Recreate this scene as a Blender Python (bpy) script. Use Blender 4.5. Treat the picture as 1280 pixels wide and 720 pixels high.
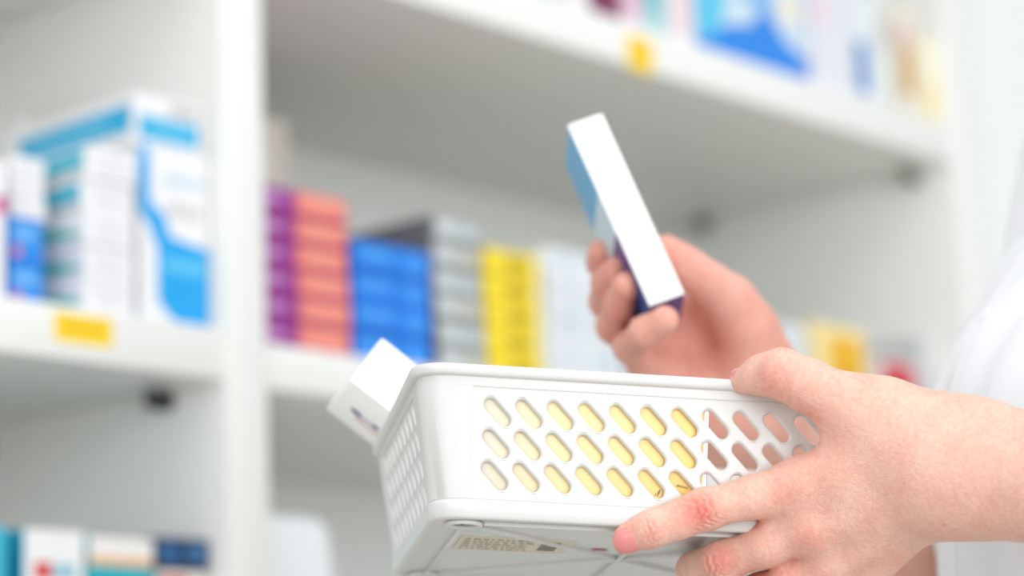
import bpy, bmesh, math, random
import numpy as np
from mathutils import Vector, Matrix
from mathutils.bvhtree import BVHTree
random.seed(7); np.random.seed(7)
for o in list(bpy.data.objects): bpy.data.objects.remove(o)
scn = bpy.context.scene
COL = scn.collection

# ------------------------------------------------------------------ camera
LENS = 85.0
F = LENS/36*1280
PITCH, ROLL = math.radians(11.75), math.radians(2.16)
CAM = np.array([0, 0, 0.95])
FW = np.array([0, math.cos(PITCH), math.sin(PITCH)])
_r = np.array([1., 0, 0]); _u = np.array([0, -math.sin(PITCH), math.cos(PITCH)])
RT = math.cos(ROLL)*_r - math.sin(ROLL)*_u
UP = math.sin(ROLL)*_r + math.cos(ROLL)*_u
AIM = math.radians(-48.034)                              # turn so that the shelving runs along +X
def turn(v): return np.array([v[0]*math.cos(AIM)-v[1]*math.sin(AIM), v[0]*math.sin(AIM)+v[1]*math.cos(AIM), v[2]])
FW, RT, UP = turn(FW), turn(RT), turn(UP)
cam = bpy.data.cameras.new('camera'); co = bpy.data.objects.new('camera', cam); COL.objects.link(co)
cam.lens = LENS; cam.sensor_width = 36
m = Matrix.Identity(4)
for i in range(3):
    m[i][0] = RT[i]; m[i][1] = UP[i]; m[i][2] = -FW[i]; m[i][3] = CAM[i]
co.matrix_world = m
cam.dof.use_dof = True; cam.dof.focus_distance = 1.16; cam.dof.aperture_fstop = 4.0
cam.clip_start = 0.02
scn.camera = co

# ------------------------------------------------------------------ world, lights, exposure
w = bpy.data.worlds.new('world'); scn.world = w; w.use_nodes = True
bg = w.node_tree.nodes['Background']
bg.inputs[0].default_value = (0.93, 0.975, 1.0, 1); bg.inputs[1].default_value = 0.76
def area(name, loc, target, size, size_y, power, col=(1, 0.99, 0.97)):
    l = bpy.data.lights.new(name, 'AREA'); l.shape = 'RECTANGLE'; l.size = size; l.size_y = size_y
    l.energy = power; l.color = col
    loc, target = tuple(turn(loc)), tuple(turn(target))
    o = bpy.data.objects.new(name, l); COL.objects.link(o); o.location = loc
    d = Vector(target)-Vector(loc); o.rotation_euler = d.to_track_quat('-Z', 'Y').to_euler()
    return o
area('ceiling_light_panel', (0.5, 0.7, 2.85), (0.5, 0.9, 0), 1.2, 1.2, 10)
area('ceiling_light_panel', (-1.3, 0.2, 2.85), (-1.0, 0.8, 0), 1.2, 1.2, 10)
area('ceiling_light_panel', (1.8, 1.6, 2.85), (1.6, 1.9, 0), 1.2, 0.6, 6)
area('added_fill_light', (-1.6, -2.6, 1.6), (0.2, 2.3, 1.4), 3.2, 2.2, 44, (0.93, 0.975, 1.0))  # added fill from the left front for the compartment side walls, no real window
area('added_fill_light', (2.5, -1.9, 1.6), (0.2, 2.5, 1.45), 3.0, 2.2, 98, (0.95, 0.98, 1.0))  # second added fill, from the right, brightens the back of the shelving
vs = scn.view_settings
vs.view_transform = 'Standard'; vs.look = 'None'; vs.gamma = 1; vs.use_curve_mapping = False
vs.exposure = 0.02

# ------------------------------------------------------------------ helpers
def ray(u, v): return FW + RT*(u-640)/F + UP*(360-v)/F
def at(u, v, Z): return CAM + ray(u, v)*Z
O = at(330, 428, 2.17)                                   # on the shelf front, beside the divider
_d = ray(3436, 875); _d[2] = 0; S = _d/np.linalg.norm(_d); N = np.array([-S[1], S[0], 0])
S = np.array([1., 0, 0]); N = np.array([0., 1, 0]); YAW = 0.0
def onb(u, v, b=0.):                                     # pixel -> (along shelf, height) on the plane b behind the front
    q = ray(u, v); P = CAM + q*(((O+N*b-CAM) @ N)/(q @ N)); return (P-O) @ S, (P-O)[2]
def sh(a, b, z): return O + S*a + N*b + np.array([0, 0, z])

def lin(c): return tuple(((x/255)/12.92 if x/255 <= 0.04045 else ((x/255+0.055)/1.055)**2.4) for x in c)
MATS = {}
def mat(name, rgb, rough=0.5, bump=0.0, bscale=300, var=0.0, spec=0.5, coat=0, sss=0):
    if name in MATS: return MATS[name]
    mt = bpy.data.materials.new(name); mt.use_nodes = True; MATS[name] = mt
    nt = mt.node_tree; b = nt.nodes['Principled BSDF']
    c = lin(rgb)+(1,)
    b.inputs['Base Color'].default_value = c; b.inputs['Roughness'].default_value = rough
    b.inputs['Specular IOR Level'].default_value = spec; b.inputs['Coat Weight'].default_value = coat
    if sss:
        b.inputs['Subsurface Weight'].default_value = sss
        b.inputs['Subsurface Radius'].default_value = (1, 1, 1); b.inputs['Subsurface Scale'].default_value = 0.004
    tc = nt.nodes.new('ShaderNodeTexCoord')
    if var:
        n = nt.nodes.new('ShaderNodeTexNoise'); n.inputs['Scale'].default_value = 6; nt.links.new(tc.outputs['Object'], n.inputs[0])
        mx = nt.nodes.new('ShaderNodeMix'); mx.data_type = 'RGBA'
        mx.inputs[6].default_value = tuple(x*(1-var) for x in c[:3])+(1,); mx.inputs[7].default_value = tuple(min(1, x*(1+var)) for x in c[:3])+(1,)
        nt.links.new(n.outputs[0], mx.inputs[0]); nt.links.new(mx.outputs[2], b.inputs['Base Color'])
    if bump:
        n = nt.nodes.new('ShaderNodeTexNoise'); n.inputs['Scale'].default_value = bscale; nt.links.new(tc.outputs['Object'], n.inputs[0])
        bp = nt.nodes.new('ShaderNodeBump'); bp.inputs['Strength'].default_value = bump; bp.inputs['Distance'].default_value = 0.001
        nt.links.new(n.outputs[0], bp.inputs['Height']); nt.links.new(bp.outputs[0], b.inputs['Normal'])
    return mt
def new_obj(name, mesh, parent=None, mats=None):
    o = bpy.data.objects.new(name, mesh); COL.objects.link(o)
    if parent: o.parent = parent
    for mm in (mats or []): mesh.materials.append(mm)
    return o
def mesh_from(name, verts, faces, mi=None, smooth=None):
    me = bpy.data.meshes.new(name); me.from_pydata([tuple(map(float, v)) for v in verts], [], faces)
    if mi is not None: me.polygons.foreach_set('material_index', mi)
    if smooth is not None:
        me.polygons.foreach_set('use_smooth', [True]*len(me.polygons))
        if smooth < 3: me.set_sharp_from_angle(angle=smooth)
    me.update(); return me
def bm_to(name, bm, smooth=None):
    bmesh.ops.remove_doubles(bm, verts=bm.verts, dist=1e-6)
    bmesh.ops.recalc_face_normals(bm, faces=bm.faces)
    me = bpy.data.meshes.new(name); bm.to_mesh(me); bm.free()
    if smooth is not None:
        me.polygons.foreach_set('use_smooth', [True]*len(me.polygons)); me.set_sharp_from_angle(angle=smooth)
    return me
def empty(name, loc, rot=(0, 0, 0), parent=None):
    o = bpy.data.objects.new(name, None); COL.objects.link(o); o.location = loc; o.rotation_euler = rot; o.empty_display_size = 0.05
    o.parent = parent; return o
def tag(o, label=None, cat=None, group=None, kind=None):
    for k, v in (('label', label), ('category', cat), ('group', group), ('kind', kind)):
        if v: o[k] = v
    return o
def box_bm(x0, y0, z0, x1, y1, z1, bevel=0, seg=2):
    bm = bmesh.new(); bmesh.ops.create_cube(bm, size=1)
    for v in bm.verts: v.co = Vector(((x0+x1)/2+v.co.x*(x1-x0), (y0+y1)/2+v.co.y*(y1-y0), (z0+z1)/2+v.co.z*(z1-z0)))
    if bevel: bmesh.ops.bevel(bm, geom=bm.edges[:], offset=bevel, segments=seg, affect='EDGES', profile=0.5)
    return bm

# ------------------------------------------------------------------ setting
M_WHITE = mat('white_laminate', (238, 238, 234), 0.38, 0.03, 250, 0.01)
M_BACK = mat('shelf_backing', (240, 241, 238), 0.5, 0.03, 250, 0.01)
M_PEG = mat('dark_steel_peg', (58, 56, 54), 0.4); M_PEG2 = mat('grey_steel_peg', (120, 116, 108), 0.4)
fl = new_obj('floor', bm_to('floor', box_bm(-9, -9, -0.05, 9, 3, 0)), None, [mat('pale_floor', (184, 178, 171), 0.4, 0.05, 20, 0.04)])
tag(fl, 'pale polished floor of the pharmacy', None, None, 'structure')
FH = O[2]                                                # shelf height above the floor
wl = new_obj('wall_right', bm_to('wall_right', box_bm(1.255, 0.03, -FH, 6.0, 0.13, 2.9-FH)), None, [mat('wall_paint', (243, 245, 240), 0.6, 0.05, 120, 0.01)])
wl.location = O; wl.rotation_euler = (0, 0, YAW); tag(wl, 'white painted wall right of the shelving', None, None, 'structure')
wb = new_obj('wall_back', bm_to('wall_back', box_bm(-2.0, 0.52, -FH, 3.2, 0.62, 2.9-FH)), None, [mat('wall_paint', (243, 245, 240), 0.6)])
wb.location = O; wb.rotation_euler = (0, 0, YAW); tag(wb, 'white painted wall behind the shelving', None, None, 'structure')

unit = empty('shelving_unit', tuple(sh(0, 0, -FH)), (0, 0, YAW))
tag(unit, 'tall white laminate pharmacy shelving unit with wide boards and upright dividers', 'shelving')
def upart(name, a0, b0, z0, a1, b1, z1, mt=M_WHITE, bev=0.0015):
    return new_obj(name, bm_to(name, box_bm(a0, b0, z0+FH, a1, b1, z1+FH, bev), 0.6), unit, [mt])
DEP = 0.48; TOPZ = 2.25-FH
upart('back_panel', -1.10, DEP, -FH+0.08, 1.25, DEP+0.018, TOPZ, M_BACK)
upart('divider', -0.048, -0.004, -FH, 0.0, DEP, TOPZ)
upart('side_panel', 1.19, -0.004, -FH, 1.25, DEP, TOPZ)
upart('side_panel', -1.10, -0.004, -FH, -1.05, DEP, TOPZ)
ZU0, ZU1 = 0.367, 0.417
ZL = -0.30
for z0, z1 in ((ZU0, ZU1), (-0.042, 0.0), (ZL-0.042, ZL), (-0.72, -0.68), (-FH+0.06, -FH+0.1), (0.80, 0.842)):
    upart('shelf_board', 0.0, -0.001, z0, 1.19, DEP, z1)
for z0, z1 in ((ZU0, ZU1), (-0.039, 0.007), (ZL-0.042, ZL), (-0.72, -0.68), (-FH+0.06, -FH+0.1), (0.80, 0.842)):
    upart('shelf_board', -1.05, -0.001, z0, -0.048, DEP, z1)
def peg(a, b, z, side):
    bm = bmesh.new(); bmesh.ops.create_cone(bm, cap_ends=True, segments=16, radius1=0.0085, radius2=0.0085, depth=0.022)
    bm2 = Matrix.Rotation(math.pi/2, 4, 'Y'); bmesh.ops.transform(bm, matrix=Matrix.Translation((a+side*0.011, b, z-0.0095+FH)) @ bm2, verts=bm.verts)
    new_obj('shelf_peg', bm_to('shelf_peg', bm, 0.6), unit, [M_PEG2 if a > 0 else M_PEG])
peg(1.19, 0.055, ZU0, -1); peg(1.19, 0.40, ZU0, -1); peg(-0.048, 0.075, -0.039, -1)
peg(-0.048, 0.40, -0.039, -1); peg(-0.048, 0.4, ZU0, -1); peg(1.19, 0.055, -0.042, -1); peg(1.19, 0.4, -0.042, -1)

# ------------------------------------------------------------------ cartons
def cm(rgb, rough=0.35):
    return mat('card_%d_%d_%d' % rgb, rgb, rough, 0, 0, 0.015)
ORD = ['bottom', 'second', 'third', 'fourth', 'fifth', 'sixth', 'seventh', 'eighth']
def carton(name, a, b, z, w, d, h, base, decals=(), rot=0.0):
    """one closed cardboard box with its print; faces: f front, l left end, r right end, t top"""
    mats = []; mi = []; V = []; Fc = []
    def midx(rgb):
        mm = cm(rgb)
        if mm not in mats: mats.append(mm)
        return mats.index(mm)
    k = midx(base)
    bm = box_bm(0, 0, 0, w, d, h, 0.0006, 1)
    bm.verts.index_update()
    V = [v.co.copy() for v in bm.verts]; Fc = [[v.index for v in f.verts] for f in bm.faces]; mi = [k]*len(Fc); bm.free()
    e = 0.0003
    for face, pts, rgb in decals:
        if len(pts) == 4 and not hasattr(pts[0], '__len__'):
            u0, v0, u1, v1 = pts; pts = [(u0, v0), (u1, v0), (u1, v1), (u0, v1)]
        base_i = len(V); mk = midx(rgb)
        for (p, q) in pts:
            if face == 'f': V.append(Vector((p*w, -e, q*h)))
            elif face == 'l': V.append(Vector((-e, (1-p)*d, q*h)))
            elif face == 'r': V.append(Vector((w+e, p*d, q*h)))
            else: V.append(Vector((p*w, q*d, h+e)))
        Fc.append(list(range(base_i, base_i+len(pts)))); mi.append(mk); e += 0.00008
    me = mesh_from(name, V, Fc, mi)
    o = new_obj(name, me, None, mats)
    o.location = sh(a, b, z); o.rotation_euler = (0, 0, YAW+rot)
    return o
def stack(u0, u1, v, vtop, n, b, d, base, decf, lab, group, z0=0.0, a0=None, gap=0.004, ztop=None, cat='box', name='medicine_box', jit=0.003):
    A0 = onb(u0, v, b)[0] if a0 is None else a0
    A1 = onb(u1, v, b)[0]
    zt = onb((u0+u1)/2, vtop, b)[1] if ztop is None else ztop
    h = (zt-z0)/n
    for i in range(n):
        dec = decf(i) if callable(decf) else decf
        o = carton(name, A0+gap/2+random.uniform(-jit, jit)*0.5, b+random.uniform(0, jit), z0+i*h, A1-A0-gap, d, h-0.0004, base if not callable(base) else base(i), dec, 0)
        if n == 1: l = lab
        else:
            pos = 'bottom of its stack' if i == 0 else ('top of its stack' if i == n-1 else ORD[i]+' from the bottom')
            l = lab + ', ' + pos
        tag(o, l, cat, group)
LIL = (226, 190, 226)
# --- right compartment, middle board
stack(330, 438, 330, 241, 6, 0.012, 0.16, (240, 132, 124),
      [('f', (0, 0, 0.41, 1), (150, 40, 140)), ('f', (0.06, 0.36, 0.26, 0.72), (196, 140, 200)), ('f', [(0.36, 0), (1, 0), (1, 0.22), (0.60, 0.17), (0.42, 0.26)], (196, 70, 104)),
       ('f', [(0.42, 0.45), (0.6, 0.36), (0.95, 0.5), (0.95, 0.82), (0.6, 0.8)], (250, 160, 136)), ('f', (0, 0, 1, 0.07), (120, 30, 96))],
      'purple and coral medicine box', 'purple and coral stack', a0=0.006)
stack(442, 541, 380, 307, 4, 0.012, 0.15, (14, 124, 232),
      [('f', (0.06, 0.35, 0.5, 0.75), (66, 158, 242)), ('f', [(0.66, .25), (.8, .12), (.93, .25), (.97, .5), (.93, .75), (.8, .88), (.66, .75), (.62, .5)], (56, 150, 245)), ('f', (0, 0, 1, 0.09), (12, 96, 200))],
      'bright blue medicine box beside purple stack', 'bright blue stack')
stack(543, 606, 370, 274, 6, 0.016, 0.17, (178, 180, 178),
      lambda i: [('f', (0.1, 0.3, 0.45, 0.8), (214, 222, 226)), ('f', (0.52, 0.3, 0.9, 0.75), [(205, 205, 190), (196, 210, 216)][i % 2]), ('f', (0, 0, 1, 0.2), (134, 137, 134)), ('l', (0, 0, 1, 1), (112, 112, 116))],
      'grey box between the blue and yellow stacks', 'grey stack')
stack(608, 680, 390, 315, 5, 0.014, 0.15, (250, 222, 40),
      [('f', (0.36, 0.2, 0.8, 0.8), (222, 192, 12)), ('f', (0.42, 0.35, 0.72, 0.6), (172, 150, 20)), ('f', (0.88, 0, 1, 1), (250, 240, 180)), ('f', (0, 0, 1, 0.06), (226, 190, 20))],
      'yellow box right of the grey stack', 'yellow stack')
stack(683, 779, 390, 317, 6, 0.014, 0.15, (236, 240, 243),
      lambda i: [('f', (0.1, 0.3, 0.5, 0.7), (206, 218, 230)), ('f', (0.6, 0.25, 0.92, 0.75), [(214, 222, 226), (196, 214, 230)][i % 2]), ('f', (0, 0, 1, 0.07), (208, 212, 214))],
      'white and pale blue box right of the yellow stack', 'white and pale blue stack')
stack(790, 868, 420, 350, 5, 0.02, 0.14, (232, 234, 236), [('f', (0.2, 0.3, 0.8, 0.7), (200, 214, 228))], 'plain white box behind the raised hand', 'white stack behind the hand')
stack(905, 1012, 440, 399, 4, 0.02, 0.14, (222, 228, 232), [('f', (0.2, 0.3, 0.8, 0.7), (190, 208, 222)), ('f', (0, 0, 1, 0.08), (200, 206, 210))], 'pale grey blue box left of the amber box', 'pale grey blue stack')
stack(1018, 1086, 440, 407, 1, 0.02, 0.10, (246, 224, 160), [('f', (0.28, 0.0, 0.92, 0.9), (235, 178, 10)), ('f', (0.45, 0.3, 0.75, 0.6), (214, 154, 6))], 'amber and cream medicine box standing alone near the right end', 'boxes near the right end')
stack(1096, 1150, 470, 449, 1, 0.02, 0.10, (232, 226, 228), [('f', (0.1, 0.1, 0.9, 0.95), (204, 52, 66))], 'red fronted medicine box right of the amber box', 'boxes near the right end')
stack(1152, 1186, 460, 425, 1, 0.05, 0.10, (205, 207, 208), [('f', (0.2, 0.3, 0.8, 0.7), (188, 192, 196))], 'small grey medicine box at the right end of the middle board', 'boxes near the right end')
a_, z_ = onb(345, 150, 0.24)
o = carton('medicine_box', 0.02, 0.24, 0.0, onb(360, 180, 0.24)[0]-0.02, 0.1, z_, (224, 216, 204), [('f', (0.1, 0.6, 0.9, 0.9), (232, 226, 216))])
tag(o, 'tall pale beige box standing behind the purple and coral stack', 'box')

# --- right compartment, upper board
UPB = [(700, 731, (232, 230, 232), [('f', (0.1, 0.2, 0.9, 0.5), (210, 190, 214))], 'white medicine box at the top edge left of the maroon box', 0.13),
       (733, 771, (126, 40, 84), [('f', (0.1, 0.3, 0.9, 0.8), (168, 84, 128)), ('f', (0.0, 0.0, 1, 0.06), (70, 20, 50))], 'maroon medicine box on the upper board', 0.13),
       (773, 797, (238, 214, 226), [('f', (0.1, 0.15, 0.9, 0.6), (226, 180, 206))], 'pale pink medicine box beside the maroon one', 0.14),
       (799, 826, (180, 218, 222), [('f', (0.1, 0.2, 0.9, 0.7), (130, 196, 206))], 'pale teal medicine box beside the pale pink one', 0.14),
       (829, 862, (243, 236, 238), [('f', (0.3, 0.1, 0.9, 0.6), (232, 206, 214))], 'white box with a blush panel left of the large blue box', 0.14),
       (866, 1006, (206, 224, 236), [('f', [(0, 0), (1, 0), (1, .22), (.8, .34), (.62, .6), (.5, .38), (.25, .3), (.1, .5), (0, .8)], (28, 132, 226)), ('f', [(0, .12), (.2, .2), (.3, .55), (.1, .9), (0, .9)], (92, 196, 232)), ('f', (0.42, 0.55, 0.7, 0.95), (120, 182, 232)), ('f', (0.25, 0.6, 0.4, 0.9), (232, 226, 196)), ('f', (0.75, 0.5, 0.95, 0.75), (236, 228, 214))], 'large white box with a blue wave print on the upper board', 0.15),
       (1010, 1034, (238, 236, 243), [('f', (0.3, 0.1, 0.6, 0.9), (208, 208, 230)), ('f', (.1, .6, .9, .8), (240, 208, 216))], 'white and lilac medicine box right of the blue wave box', 0.15),
       (1036, 1060, (236, 236, 240), [('f', (0.4, 0.1, 0.6, 0.9), (204, 206, 226))], 'white box with a thin lilac stripe on the upper board', 0.15),
       (1062, 1094, (226, 232, 236), [('f', (0.1, 0.1, 0.6, 0.55), (72, 128, 196))], 'white box with a blue patch on the upper board', 0.15),
       (1096, 1116, (226, 230, 224), [('f', (0.2, 0.5, 0.8, 0.8), (206, 196, 196))], 'pale grey green box on the upper board', 0.16),
       (1118, 1146, (236, 226, 212), [('f', (0.1, 0.2, 0.7, 0.62), (206, 164, 78)), ('f', (.1, .62, .6, .8), (222, 176, 170))], 'cream box with an ochre patch on the upper board', 0.15),
       (1149, 1176, (244, 236, 206), [('f', (0.2, 0.1, 0.9, 0.5), (240, 218, 142))], 'pale yellow medicine box at the right end of the upper board', 0.12)]
for (u0, u1, base, dec, lab, h) in UPB:
    vm = 0.24*(u0-735)+4
    A0 = onb(u0, vm, 0.02)[0]; A1 = onb(u1, vm, 0.02)[0]
    o = carton('medicine_box', A0+0.002, 0.012+random.uniform(0, 0.008), ZU1, A1-A0-0.004, 0.16, h, base, dec); tag(o, lab, 'box', 'boxes on the upper board')

# --- left compartment, middle board
ZM = 0.007
CY = (40, 176, 226); BL = (20, 166, 236); TXT = (216, 216, 220)
def decB(i):
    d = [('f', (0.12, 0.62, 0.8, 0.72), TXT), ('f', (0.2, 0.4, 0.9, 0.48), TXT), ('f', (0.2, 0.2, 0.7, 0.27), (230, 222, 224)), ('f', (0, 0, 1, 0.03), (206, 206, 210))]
    if i < 3: d.append(('l', [(0.1, 0.85), (0.45, 0.75), (0.98, 0.35), (0.98, 0.28), (0.5, 0.3), (0.1, 0.45)], (52, 190, 176)))
    else: d += [('l', (0.2, 0.35, 0.95, 0.88), (54, 188, 214)), ('l', (0.3, 0.1, 0.95, 0.25), (196, 200, 204))]
    return d
stack(105, 171, 300, 186, 5, 0.006, 0.10, (240, 240, 242), decB, 'white box with grey lettering left of the tall blue box', 'white stack with teal marks', z0=ZM)
aC0 = onb(174, 300, 0.014)[0]; aC1 = -0.052
zc1 = onb(220, 190, 0.014)[1]; zc2 = onb(220, 126, 0.014)[1]
o = carton('medicine_box', aC0, 0.014, ZM, aC1-aC0, 0.19, zc1-ZM, (240, 240, 242),
           [('f', [(0, 1), (0, .62), (.13, .55), (.26, .42), (.26, .12), (.55, .0), (1, .0), (1, .46), (.45, .5), (.36, .62), (.16, .68), (.14, 1)], BL),
            ('f', (0.36, .8, .95, .86), (206, 222, 236)), ('f', (.4, .62, .9, .7), (216, 214, 214)), ('f', (.34, .3, .95, .38), (92, 196, 240)), ('l', (0.1, 0.1, 0.9, 0.9), (232, 234, 238))])
tag(o, 'large white box with a bright blue stepped print beside the divider', 'box', 'large blue and white boxes')
o = carton('medicine_box', aC0-0.004, 0.014, zc1+0.0004, aC1-aC0, 0.19, zc2-zc1, (240, 240, 242),
           [('f', (0.06, .12, .92, .58), CY), ('f', (.5, .66, .92, .9), (200, 198, 196)), ('f', (.2, .28, .8, .42), (110, 200, 234)), ('l', (0.12, .26, .97, .78), CY), ('l', (.2, .42, .8, .56), (120, 204, 232))])
tag(o, 'white box with cyan bands lying on the large blue and white box', 'box', 'large blue and white boxes')
stack(12, 58, 320, 272, 2, 0.03, 0.09, (34, 140, 232),
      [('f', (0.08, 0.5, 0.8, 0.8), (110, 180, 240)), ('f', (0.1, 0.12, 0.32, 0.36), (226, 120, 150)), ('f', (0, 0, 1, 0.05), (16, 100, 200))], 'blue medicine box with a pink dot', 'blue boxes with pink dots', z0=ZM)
zb = onb(35, 272, 0.03)[1]
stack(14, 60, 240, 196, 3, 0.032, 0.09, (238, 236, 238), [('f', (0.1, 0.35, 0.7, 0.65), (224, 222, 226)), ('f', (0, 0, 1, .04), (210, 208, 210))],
      'plain white box lying above the blue boxes', 'white boxes above the blue ones', z0=zb)
stack(-48, 9, 280, 196, 1, 0.01, 0.1, (240, 238, 240), [('f', (0.75, 0.62, 1, 0.74), (210, 60, 150))], 'white box with a magenta spot at the left edge', None, z0=ZM)
a0w = onb(45, 165, 0.2)[0]
o = carton('medicine_box', a0w-0.02, 0.20, ZM, 0.085, 0.12, onb(70, 160, 0.2)[1]-ZM, (232, 230, 230), [('f', (.1, .8, .9, .92), (220, 218, 220))])
tag(o, 'plain white box standing behind the small boxes on the left', 'box')

# --- left compartment, lower board
LOW = [(-50, 11, 655, (60, 184, 214), [('f', (0, 0, 1, .2), (240, 240, 240))], 'cyan box at the left edge of the lower board'),
       (31, 108, 660, (243, 243, 243), [('f', (.16, .66, .44, .78), (222, 60, 66)), ('f', (.46, .67, .85, .77), (150, 200, 214)), ('f', (.3, .48, .7, .58), (222, 222, 224)), ('l', (0, 0, 1, 1), (26, 168, 200))], 'white box with a red and pale blue mark and cyan side'),
       (111, 194, 670, (34, 178, 196), [('f', (0, .85, 1, 1), (244, 240, 236)), ('f', (0, .80, 1, .86), (240, 186, 128)), ('f', (.2, .3, .3, .62), (90, 206, 216)), ('f', (.62, .3, .72, .62), (90, 206, 216))], 'teal box with a white top band and orange line'),
       (198, 281, 712, (240, 234, 226), [('f', (.05, .8, .6, .94), (222, 96, 90)), ('f', (0, .3, 1, .5), (214, 170, 120))], 'cream box with a red mark under the navy box')]
for (u0, u1, vt, base, dec, lab) in LOW:
    A0, zt = onb(u0, vt, 0.02); A1 = onb(u1, vt, 0.02)[0]
    A1 = min(A1, -0.051)
    o = carton('medicine_box', A0, 0.02, ZL, A1-A0-0.002, 0.07, zt-ZL, base, dec); tag(o, lab, 'box', 'boxes on the lower board')
ztn = onb(235, 712, 0.02)[1]; A0 = onb(193, 690, 0.018)[0]
o = carton('medicine_box', A0, 0.018, ztn+0.0005, -0.052-A0, 0.07, onb(235, 674, 0.018)[1]-ztn, (18, 52, 92), [('f', (.1, .2, .45, .8), (36, 96, 150)), ('f', (.6, .25, .95, .8), (52, 110, 160)), ('f', (.45, .4, .55, .9), (8, 30, 60))])
tag(o, 'navy blue box lying on the cream box', 'box', 'boxes on the lower board')

# --- white bin, lower board of the right compartment
def rounded_rect(w, d, r, n=8):
    pts = []
    for cx, cy, a0 in ((w-r, r, -90), (w-r, d-r, 0), (r, d-r, 90), (r, r, 180)):
        for k in range(n+1):
            a = math.radians(a0+90*k/n); pts.append((cx+r*math.cos(a), cy+r*math.sin(a)))
    return pts
A0b = 0.01; A1b, zb1 = onb(428, 645, 0.03)
bw = A1b-A0b; bh = zb1-ZL
bin_ = empty('plastic_bin', tuple(sh(A0b, 0.03, ZL)), (0, 0, YAW)); tag(bin_, 'white plastic bin with rounded corners on the lower board', 'bin')
bm = bmesh.new(); rings = []
prof = [(0.0, -0.004, -0.006), (0.004, 0, 0), (bh*0.5, 0, 0.0), (bh-0.014, -0.003, 0), (bh-0.006, -0.007, 0), (bh-0.0015, -0.013, 0), (bh, -0.02, 0)]
for z, off, q in prof:
    ring = [bm.verts.new((x, y, z)) for x, y in rounded_rect(bw, 0.2, 0.025)]
    for v in ring:
        v.co.x += (bw/2-v.co.x)/(bw/2)*(-off)+(-0.06*(z-bh)*(1 if v.co.x > bw/2 else 0)); v.co.y += (0.1-v.co.y)/0.1*(-off)
    rings.append(ring)
for r0, r1 in zip(rings, rings[1:]):
    for i in range(len(r0)): bm.faces.new((r0[i], r0[(i+1) % len(r0)], r1[(i+1) % len(r0)], r1[i]))
bm.faces.new(rings[-1]); bm.faces.new(rings[0][::-1])
new_obj('bin_body', bm_to('bin_body', bm, 0.9), bin_, [mat('bin_plastic', (240, 242, 244), 0.3)])
new_obj('bin_handle', bm_to('bin_handle', box_bm(bw*0.3, -0.006, bh*0.30, bw*0.7, 0.004, bh*0.36, 0.002), 0.6), bin_, [mat('bin_plastic', (240, 242, 244), 0.3)])

# --- yellow label strips on the board fronts
def price_label(u0, u1, v0, v1, lab):
    a0, z1 = onb(u0, v0, -0.001); a1, z0 = onb(u1, v1, -0.001)
    zc = (onb(u0, (v0+v1)/2, -0.001)[1]); hh = abs(onb(u0, v0, 0)[1]-onb(u0, v1, 0)[1])/2
    e = empty('price_label', tuple(sh(a0, -0.0012, zc)), (0, 0, YAW)); tag(e, lab, 'label', 'yellow labels on the board edges')
    new_obj('label_card', bm_to('label_card', box_bm(0, -0.0006, -hh, a1-a0, 0, hh)), e, [mat('label_yellow', (252, 214, 22), 0.5)])
    bm = bmesh.new(); x = 0.10
    random.seed(3)
    while x < 0.86:
        ww = random.uniform(0.03, 0.07)
        vs_ = [bm.verts.new(((x)*(a1-a0), -0.0008, -hh*0.15)), bm.verts.new(((x+ww)*(a1-a0), -0.0008, -hh*0.15)), bm.verts.new(((x+ww)*(a1-a0), -0.0008, hh*0.3)), bm.verts.new((x*(a1-a0), -0.0008, hh*0.3))]
        bm.faces.new(vs_); x += ww+0.025
    new_obj('print', bm_to('print', bm), e, [mat('label_print', (214, 158, 20), 0.6)])
price_label(68, 140, 389, 425, 'yellow label on the board edge left of the divider')
price_label(783, 816, 42, 84, 'yellow label on the upper board edge above the hands')

# ------------------------------------------------------------------ basket
mm_ = 0.001
BW, BD, RC = 0.2345, 0.205, 0.0145
TAN = math.tan(math.radians(9.5))
Yc = np.array([-0.156, -0.27, 0.95]); Yc /= np.linalg.norm(Yc)
Xc = np.array([1, -0.064, 0]); Xc[2] = -(Xc[0]*Yc[0]+Xc[1]*Yc[1])/Yc[2]; Xc /= np.linalg.norm(Xc)
Zc = np.cross(Xc, -Yc) if np.cross(Xc, Yc)[1] < 0 else np.cross(Xc, Yc)
def c2w(v): return RT*v[0]+UP*v[1]+FW*v[2]
BX, BY, BZ = c2w(Xc), c2w(Yc), c2w(Zc)
SX0, SZ0, SPX, SPZ = 38.5*mm_, -20.5*mm_, 15.2*mm_, 14.9*mm_
def taper(z): return max(0, -z)*TAN
ANCH = at(622, 515, 1.15)
BO = ANCH - BX*SX0 - BY*taper(SZ0) - BZ*SZ0
def bl(x, y, z): return BO+BX*x+BY*y+BZ*z               # basket-local metres -> world
bmat = Matrix.Identity(4)
for i in range(3):
    bmat[i][0], bmat[i][1], bmat[i][2], bmat[i][3] = BX[i], BY[i], BZ[i], BO[i]
basket = empty('storage_basket', (0, 0, 0)); basket.matrix_world = bmat
tag(basket, 'white plastic storage basket with slanted slot holes held in the left hand', 'basket')
M_BASK = mat('basket_plastic', (221, 220, 217), 0.27, 0.012, 60, 0.006)
PX0, PX1 = 26*mm_, BW-26*mm_
PY0, PY1 = 31.0*mm_, BD-31.0*mm_
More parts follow.
